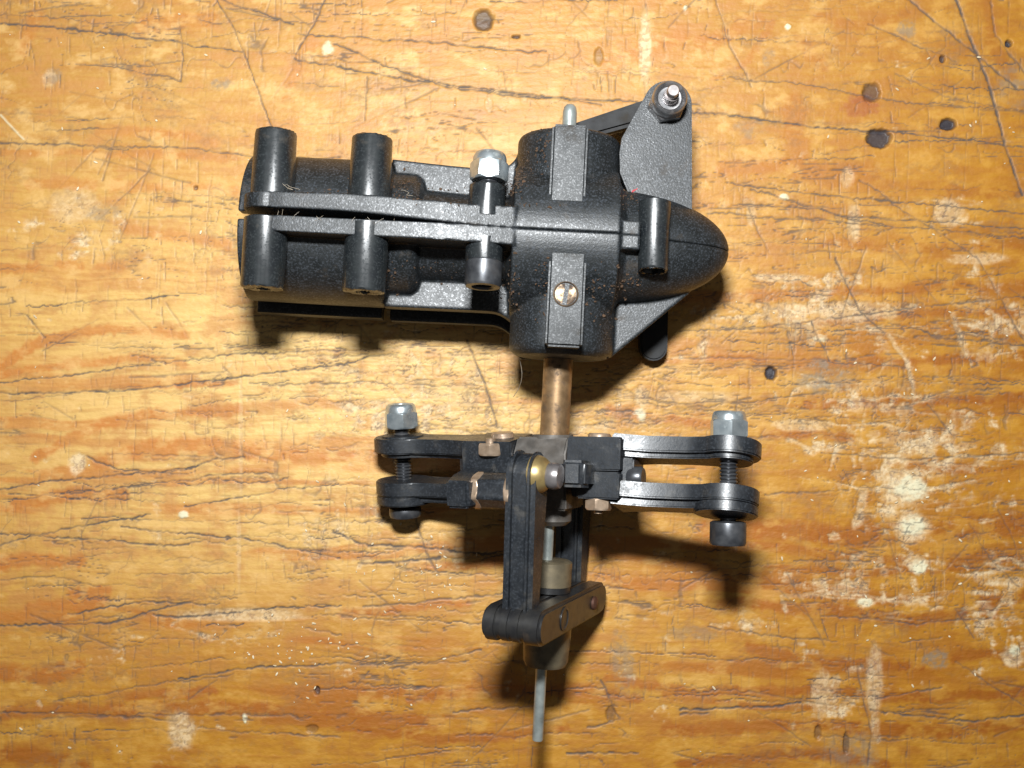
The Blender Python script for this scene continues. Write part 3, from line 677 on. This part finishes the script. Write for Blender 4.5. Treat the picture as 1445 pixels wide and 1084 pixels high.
dvl, dvm = 1.2, 1.0
tube_part(up, -362, 75, 20, 108, 26, 9)
tube_part(up, -243, 75, 19, 107, 25.5, 9)
tube_part(lo, -366, 80, -1.5 - dvl, -88, 26.5, 9)
tube_part(lo, -242, 80, -1.5 - dvm, -86, 26.5, 10)
tube_part(lo, 110, 70, 46, -41, 19, 15.5, 'nose_screw_tube', -6)
tube_part(up, -98, 80, 14, 54, 22.5, 10, 'screw_boss')
tube_part(lo, -98, 78, -12, -43, 23, 10, 'screw_boss')

def rib(parent, u0, u1, v0, v1, w):
    bm = bmesh.new(); box(bm, u0, u1, v0, v1, 20, w, bevel=3.6, seg=3)
    return obj('raised_rib', bm, 'rib', parent, G2)
rib(up, -22, 22, 8, 133, 88)
rib(lo, -18, 27, -141, -8, 92)
bm = bmesh.new()
GS = T(4.0, -77, 0) @ Matrix.Rotation(rad(-6), 4, 'Z')
lathe(bm, [(0, 80), (15.5, 80), (15.5, 93.2), (14.2, 94.2), (13.6, 92.4), (13.6, 89), (0, 89)], GS, 32)
for a0 in (0, 180):
    seg_ = [(13 * math.cos(rad(a0 + x)), 13 * math.sin(rad(a0 + x))) for x in range(-78, 79, 12)]
    prism(bm, seg_, 88, 93.4, GS, bevel=0.8)
obj('grub_screw', bm, 'tarnish', lo, G2)

# clamp screw with its locknut
AX = T(-97, 0, 80) @ Matrix.Rotation(rad(-5), 4, 'X') @ ALONG_V
bm = bmesh.new()
thread(bm, 11.5, -40, 66, AX, 4.2)
lathe(bm, [(0, -40), (20, -41), (22.5, -43), (22.5, -70), (21, -73), (14, -73.5), (12, -71), (12, -58), (0, -58)], AX, 40)
cs = obj('clamp_screw', bm, 'oxide', root, G2)

def locknut(parent, m, h0, rc=23.5, h=32, rot=0.3, frame=G2):
    bm = bmesh.new()
    hexnut(bm, rc, h0, h0 + h * .68, m, rot)
    rr = rc * .86
    lathe(bm, [(rr * .9, h0 + h * .6), (rr * 1.02, h0 + h * .66), (rr, h0 + h * .82), (rr * .94, h0 + h * .93), (rr * .84, h0 + h * .99), (rr * .70, h0 + h), (rr * .60, h0 + h * .97), (rr * .58, h0 + h * .86), (0, h0 + h * .86)], m, 48)
    return obj('locknut', bm, 'zinc', parent, frame)
locknut(cs, AX, 60, 24, 36, rad(30))

# bell crank bracket with its pivot
bm = bmesh.new()
prism(bm, arc(126, 178, 31, 0, 148, 12) + [(69, 131), (67, 112), (69, 86), (80, 62), (100, 40), (163, 40)], 6, 25, bevel=2.5)
GB = T(0, 6, 0) @ G2
br = obj('bellcrank_bracket', bm, 'cast', root, GB)
P = T(124, 176, 0)
bm = bmesh.new()
hexnut(bm, 25, 24, 40, P, 0.2)
lathe(bm, [(0, 38), (21, 38), (22, 42), (22, 56), (20.5, 60.5), (18.5, 62), (16, 60), (14.5, 54), (0, 53)], P, 40)
pn = obj('pivot_nut', bm, 'oldbrass', br, GB)
pn.data.materials[0] = M['tarnsteel']
bm = bmesh.new()
lathe(bm, [(0, -100), (13, -100), (13, 10), (0, 10)], P, 24)
thread(bm, 9.5, 30, 72, P, 4)
lathe(bm, [(0, 70), (7.5, 70), (7.5, 84), (6.5, 86), (0, 86)], P, 24)
obj('pivot_screw', bm, 'thread', br, GB)

def capsule(x0, y0, x1, y1, r0, r1=None, n=10):
    r1 = r0 if r1 is None else r1
    a = math.degrees(math.atan2(y1 - y0, x1 - x0))
    return arc(x1, y1, r1, a - 90, a + 90, n) + arc(x0, y0, r0, a + 90, a + 270, n)
bm = bmesh.new()
prism(bm, capsule(118, 190, 18, 154, 15, 12), -58, -32, bevel=5)
prism(bm, arc(124, 178, 24, 0, 345, 23), -60, -30, bevel=2.5)
prism(bm, capsule(128, 182, 138, -126, 19, 19), -122, -94, bevel=3)
obj('bellcrank', bm, 'crank', root, G)

# ------------------------------------------------------------------ shaft and control rod
bm = bmesh.new()
lathe(bm, [(0, -268), (19, -268), (19, -125), (0, -125)], T(3, 0, 0) @ ALONG_V, 40)
obj('output_shaft', bm, 'bronze', root, G)
bm = bmesh.new()
lathe(bm, [(0, -647), (6.5, -647), (7.2, -645), (7.2, -520), (7.4, -300), (8.2, -150), (9.0, 100), (9.2, 168), (8, 175), (5, 178.5), (0, 180)], T(1.5, 0, 0) @ ALONG_V, 24)
obj('control_rod', bm, 'wire', root, G)

# ------------------------------------------------------------------ rotor head: turned about the shaft, teetering a little
ROT = G @ T(0, -288, 0) @ Matrix.Rotation(rad(-22), 4, 'Y')
TEE = ROT @ T(0, -11, 0) @ Matrix.Rotation(rad(2.95), 4, 'Z')
bm = bmesh.new()
HB = ALONG_U
prism(bm, [(-46, -36), (-46, 36), (26, 40), (46, 26), (46, -30)], -36, 34, HB, bevel=2.5)
lathe(bm, [(0, -68), (15, -68), (22, -62), (22, -40), (0, -40)], T(6, 0, 0) @ ALONG_V, 32)
lathe(bm, [(0, 40), (27, 40), (27, 49), (0, 49)], T(3, 0, 0) @ ALONG_V, 32)
obj('rotor_hub', bm, 'hub', root, TEE)

PLATE = Matrix(((1, 0, 0, 0), (0, 0, 1, 0), (0, 1, 0, 0), (0, 0, 0, 1)))     # (x, y, h) -> (a, b=h, c=y)
def plan(ins, L):
    rr = 39 - ins
    top = [(92, 41 - ins), (112, 34 - ins), (135, 28 - ins), (L - 48, 27 - ins)] + [(q[0], q[1]) for q in arc(L, 0, rr, 132, 0, 12)]
    return top + [(x, -y) for x, y in top[::-1][1:]]

def blade_grip(frame, bframe, nut_lift, hl, L, rot, arm):
    bm = bmesh.new()
    prism(bm, plan(0, L), 24, 44, PLATE, bevel=1.8)
    prism(bm, plan(9, L), 18, 30, PLATE, bevel=1.5)
    prism(bm, plan(0, L), -34, -15, PLATE, bevel=1.8)
    prism(bm, plan(10, L), -43, -30, PLATE, bevel=1.5)
    for h0, h1 in ((-47, -35), (42.5, 46)):
        prism(bm, arc(L, 0, 38.5 if h0 < 0 else 30, 0, 345, 23), h0, h1, PLATE, bevel=1.5)
    bm.transform(Matrix.Rotation(rad(arm), 4, 'X'))
    # clamped root, in two halves
    prism(bm, [(37, -42), (106, -42), (106, 44), (37, 44)], 3, 44.8, PLATE, bevel=2)
    prism(bm, [(52, -42), (106, -42), (106, 47), (52, 47)], -32, 1.5, PLATE, bevel=2)
    prism(bm, [(40, -30), (60, -30), (60, 30), (40, 30)], -30, 10, PLATE, bevel=1)
    prism(bm, [(104, -30), (118, -24), (118, 24), (104, 30)], -18, 20, PLATE, bevel=2)
    # balance stub, and the pitch arm on the other side
    prism(bm, [(38, 40), (74, 40), (76, 66), (70, 79), (44, 82), (38, 74)], -19, 14, PLATE, bevel=6, seg=3)
    prism(bm, [(60, -40), (104, -40), (96, -96), (84, -138), (56, -138), (48, -110)], -24, 10, PLATE, bevel=3)
    g = obj('blade_grip', bm, 'grip', root, frame, smooth_ang=40)
    A = T(L + 1, 0, 0) @ ALONG_V
    bm = bmesh.new()
    thread(bm, 11.2, -56, 50 + nut_lift, A, 4.4)
    lathe(bm, [(0, -54), (12, -54), (18, -53), (21.5, -54.5), (22, -56), (22, -54 - hl + 3), (20.5, -54 - hl), (14, -54.5 - hl), (12, -52 - hl), (12, -54 - hl * .5), (0, -54 - hl * .5)], A, 40)
    obj('blade_bolt', bm, 'oxide', g, bframe)
    locknut(g, A, 48 + nut_lift, 24, 33, rad(rot), bframe)
    bm = bmesh.new()
    lathe(bm, [(0, 40), (15, 40), (15, 49), (13.5, 51), (0, 51)], T(66, 0, 2) @ ALONG_V, 28)
    lathe(bm, [(0, -30), (6, -30), (6, -50), (0, -50)], T(76, 0, 30) @ ALONG_V, 16)
    obj('root_screw', bm, 'oldbrass', g, frame)
    bm = bmesh.new()
    hexnut(bm, 17, -46, -31, T(76, 0, 30) @ ALONG_V, 0.05)
    obj('hex_nut', bm, 'oldbrass', g, frame)
    bm = bmesh.new()
    lathe(bm, [(0, 110), (13, 110), (14, 113), (14, 126), (12, 129), (0, 129)], T(0, -4, 16) @ ALONG_U, 28)
    obj('pivot_screw', bm, 'oxide', g, frame)
    bm = bmesh.new()
    # ball stud: hexagon, then the brass ball inside the link and its screw head
    K = T(0, -6, -110) @ ALONG_U
    hexnut(bm, 22, 3, 50, K, 0.25, chamfer=2)
    st = obj('stud_spacer', bm, 'grip', g, frame)
    bm = bmesh.new()
    hexnut(bm, 23, 47, 58, K, 0.25, chamfer=2)
    hexnut(bm, 23.5, 5, 13, K, 0.25, chamfer=2)
    obj('stud_nut', bm, 'oldbrass', g, frame)
    return g

FLIP = Matrix.Rotation(math.pi, 4, 'Y')
gr = blade_grip(TEE @ Matrix.Rotation(rad(-5), 4, 'X'), TEE @ Matrix.Rotation(rad(-3), 4, 'X'), 0, 28, 230, 20, -11)
gl = blade_grip(TEE @ Matrix.Rotation(rad(6), 4, 'X') @ FLIP, TEE @ Matrix.Rotation(rad(6), 4, 'X') @ FLIP, 8, 13, 213, 34, 0)
gl['label'] = 'dusty black blade grip on the low side of the hub'
gr['label'] = 'black blade grip on the raised side of the hub'
# upper hexagon nut on the near root
bm = bmesh.new()
hexnut(bm, 17, 30, 46, T(-67, -8, 40) @ ALONG_V, 0.3)
lathe(bm, [(0, 40), (7, 40), (7, 52), (0, 52)], T(-67, -8, 40) @ ALONG_V, 16)
obj('hex_nut', bm, 'oldbrass', gl, TEE)

# ------------------------------------------------------------------ control links and the sliding yoke
def link(cc, sgn, off):
    LF = ROT @ T(off, 0, 0)
    bm = bmesh.new()
    V = ALONG_U                                   # (x, y, h) -> (a=h, b=x, c=y)
    def shape(i): return capsule(-6, cc, -184, cc, 28 - i, 17 - i)
    prism(bm, shape(0), -20, -4.5, V, bevel=6, seg=4)
    prism(bm, shape(3.2), -8, 7, V, bevel=1)
    prism(bm, shape(0.5), 3, 18, V, bevel=6, seg=4)
    l = obj('control_link', bm, 'grip', root, LF)
    bm = bmesh.new()
    K = T(0, -6, cc) @ ALONG_U
    if sgn < 0: K = T(0, -6, cc) @ ALONG_U @ Matrix.Scale(-1, 4, (0, 0, 1)) @ T(0, 0, -3)
    lathe(bm, [(0, -16)] + [(24 * math.cos(rad(x)), 8 + 24 * math.sin(rad(x))) for x in range(-70, 51, 10)] + [(0, 27)], K, 32)
    obj('brass_ball', bm, 'brass', l, LF)
    bm = bmesh.new()
    lathe(bm, [(0, 22), (11, 22), (15, 26), (16, 30), (16, 36), (14, 41), (9, 42.5), (0, 42.5)], K, 28)
    obj('ball_screw', bm, 'thread', l, LF)
    return l
link(108, 1, 11); link(-108, -1, 0)

bm = bmesh.new()
def yk(i): return capsule(-186, -106, -186, 118, 21.5 - i, 21.5 - i)
V = ALONG_U
prism(bm, yk(0), -32, -13, V, bevel=3.5, seg=3)
prism(bm, yk(1.0), -12, 3, V, bevel=3, seg=3)
prism(bm, yk(1.0), 2, 17, V, bevel=3, seg=3)
prism(bm, yk(3.5), -20, 25, V, bevel=1)
prism(bm, yk(0), 18, 43, V, bevel=4, seg=3)
yo = obj('sliding_yoke', bm, 'yoke', root, ROT @ T(4, 0, 0))
for c_, mt, r0 in ((52, 'yoke', 15), (-66, 'rust', 9)):
    bm = bmesh.new()
    if r0 > 10: lathe(bm, [(0, 40), (r0, 40), (r0, 44.2), (r0 - 3, 44.6), (r0 - 4, 43.4), (0, 43.4)], T(0, -186, c_) @ ALONG_U, 28)
    else: lathe(bm, [(0, 40), (r0, 40), (r0, 46), (r0 - 2.5, 48), (0, 48.5)], T(0, -186, c_) @ ALONG_U, 20)
    obj('yoke_screw', bm, mt, yo, ROT @ T(4, 0, 0))
bm = bmesh.new()
lathe(bm, [(8, -124), (25, -124), (28, -126), (28, -156), (26, -158), (0, -158)], T(7, 0, 0) @ ALONG_V, 48)
obj('rod_collar', bm, 'collar', root, ROT)
bm = bmesh.new()
lathe(bm, [(0, -156), (27.5, -156), (27.5, -164), (0, -164)], T(7, 0, 0) @ ALONG_V, 40)
obj('collar_washer', bm, 'rubber', root, ROT)
bm = bmesh.new()
lathe(bm, [(0, -200), (31, -200), (31, -222), (29, -254), (26, -260), (12, -262), (0, -262)], T(7, 0, 0) @ ALONG_V, 40)
obj('yoke_boss', bm, 'collar', root, ROT)

# ------------------------------------------------------------------ grime and lint lying in the corners of the casting
dg = bpy.context.evaluated_depsgraph_get()
dg.update()
def world_tree(o):
    mw = o.matrix_world
    return BVHTree.FromPolygons([mw @ v.co for v in o.data.vertices], [tuple(p.vertices) for p in o.data.polygons])
bpy.context.view_layer.update()
trees = [world_tree(o) for o in (up, lo)]
Rm = root.matrix_world
def drop(u, v):
    p = Rm @ Vector((u * S, v * S, 0)); best = None
    for t in trees:
        h = t.ray_cast(Vector((p.x, p.y, 0.05)), Vector((0, 0, -1)))
        if h[0] and (best is None or h[0].z > best.z): best = h[0]
    return None if best is None else (Rm.inverted() @ best) / S
def crumbs(name, mat, parent, spots, n, seed):
    rr = random.Random(seed); bm = bmesh.new()
    for i in range(n):
        u, v, su, sv = rr.choice(spots)
        q = drop(rr.gauss(u, su), rr.gauss(v, sv))
        if q is None: continue
        sz = rr.choice((.6, .7, .9, 1.0, 1.3, 1.9))
        t = bmesh.new()
        bmesh.ops.create_icosphere(t, subdivisions=1, radius=1.0)
        for w in t.verts: w.co *= rr.uniform(.6, 1.3)
        m = Matrix.Translation(q + Vector((0, 0, sz * .25))) @ Matrix.Rotation(rr.uniform(0, 6.3), 4, (rr.random(), rr.random(), rr.random() + .1)) @ Matrix.Diagonal((sz * rr.uniform(.7, 2.2), sz, sz * .6, 1))
        put(bm, t, m)
    o = obj(name, bm, mat, parent)
    o['kind'] = 'stuff'
    return o
crumbs('grime', 'crumb', up, [(-60, 70, 10, 14), (-50, 95, 8, 14), (-76, 66, 14, 6), (-130, 62, 40, 4), (-215, 60, 16, 12), (-150, 32, 34, 3), (-300, 38, 40, 4), (-205, 40, 10, 10), (80, 60, 8, 14), (-30, 110, 4, 16), (-62, 62, 5, 10), (-110, 30, 50, 2)], 480, 3)
crumbs('grime', 'crumb', lo, [(72, -66, 12, 8), (40, -70, 6, 16), (-26, -60, 4, 22), (-80, -60, 14, 10), (-150, -45, 30, 10), (-215, -60, 8, 12), (90, -50, 10, 6), (64, -90, 5, 26), (-60, -70, 5, 18)], 260, 5)
def hair(name, mat, parent, pts, rr_, frame=G2):
    bm = bmesh.new()
    for s in pts:
        prev = None; t = bmesh.new()
        for k, p in enumerate(s):
            ring = [t.verts.new((p[0] + rr_ * math.cos(2.1 * j), p[1] + rr_ * math.sin(2.1 * j), p[2] + rr_ * .6 * math.cos(2.1 * j + 1))) for j in range(3)]
            if prev:
                for j in range(3): t.faces.new((prev[j], prev[(j + 1) % 3], ring[(j + 1) % 3], ring[j]))
            prev = ring
        put(bm, t, Matrix.Identity(4))
    o = obj(name, bm, mat, parent, frame); o['kind'] = 'stuff'
    return o
rr = random.Random(9); hs = []
for i in range(16):
    u = rr.uniform(-350, -150); a = rr.uniform(0.3, 2.8); l = rr.uniform(8, 18); w = rr.uniform(98, 108)
    hs.append([(u + l * k / 4 * math.cos(a), -6 + l * k / 4 * math.sin(a) * .8, w + 3 * math.sin(k + i)) for k in range(5)])
for i in range(10):
    u = rr.uniform(-350, -200); hs.append([(u + 4 * k * rr.uniform(.3, 1.2), 34 + 3 * math.sin(k + i), 104 + 2 * math.cos(k)) for k in range(5)])
hair('lint', 'lint', up, hs[:12] + hs[16:19], 0.16)
bm = bmesh.new()
hair('red_lint', 'redlint', br, [[(84 + k * 1.5, 66 + k * 1.1 + (k % 2), 25.6) for k in range(6)], [(85 + k * 1.2, 69 + k * .6, 25.6) for k in range(4)]], 0.5)
hair('lint', 'lint', lo, [[(-48 + 10 * math.sin(k * .33) - k * 1.2, -150 - k * 6, 0 - k * 9) for k in range(9)]], 0.5)

# pale flecks of sawdust on the bench
rr = random.Random(4); bm = bmesh.new()
for i in range(240):
    if i < 120: x, y = rr.uniform(0, 1445), rr.uniform(0, 1084)
    elif i < 170: x, y = rr.gauss(430, 50), rr.gauss(915, 20)
    elif i < 205: x, y = rr.gauss(590, 45), rr.gauss(815, 25)
    else: x, y = rr.gauss(1270, 110), rr.gauss(640, 150)
    sz = rr.uniform(0.7, 1.7)
    t = bmesh.new(); bmesh.ops.create_icosphere(t, subdivisions=1, radius=1.0)
    put(bm, t, T(x - 722.5, 542 - y, -1.2) @ Matrix.Rotation(rr.uniform(0, 3.1), 4, 'Z') @ Matrix.Diagonal((sz * rr.uniform(1, 2.6), sz, sz * .8, 1)))
dust = obj('sawdust', bm, 'chip')
dust['kind'] = 'stuff'
dust['label'] = 'pale sawdust flecks scattered over the workbench'
dust['category'] = 'sawdust'
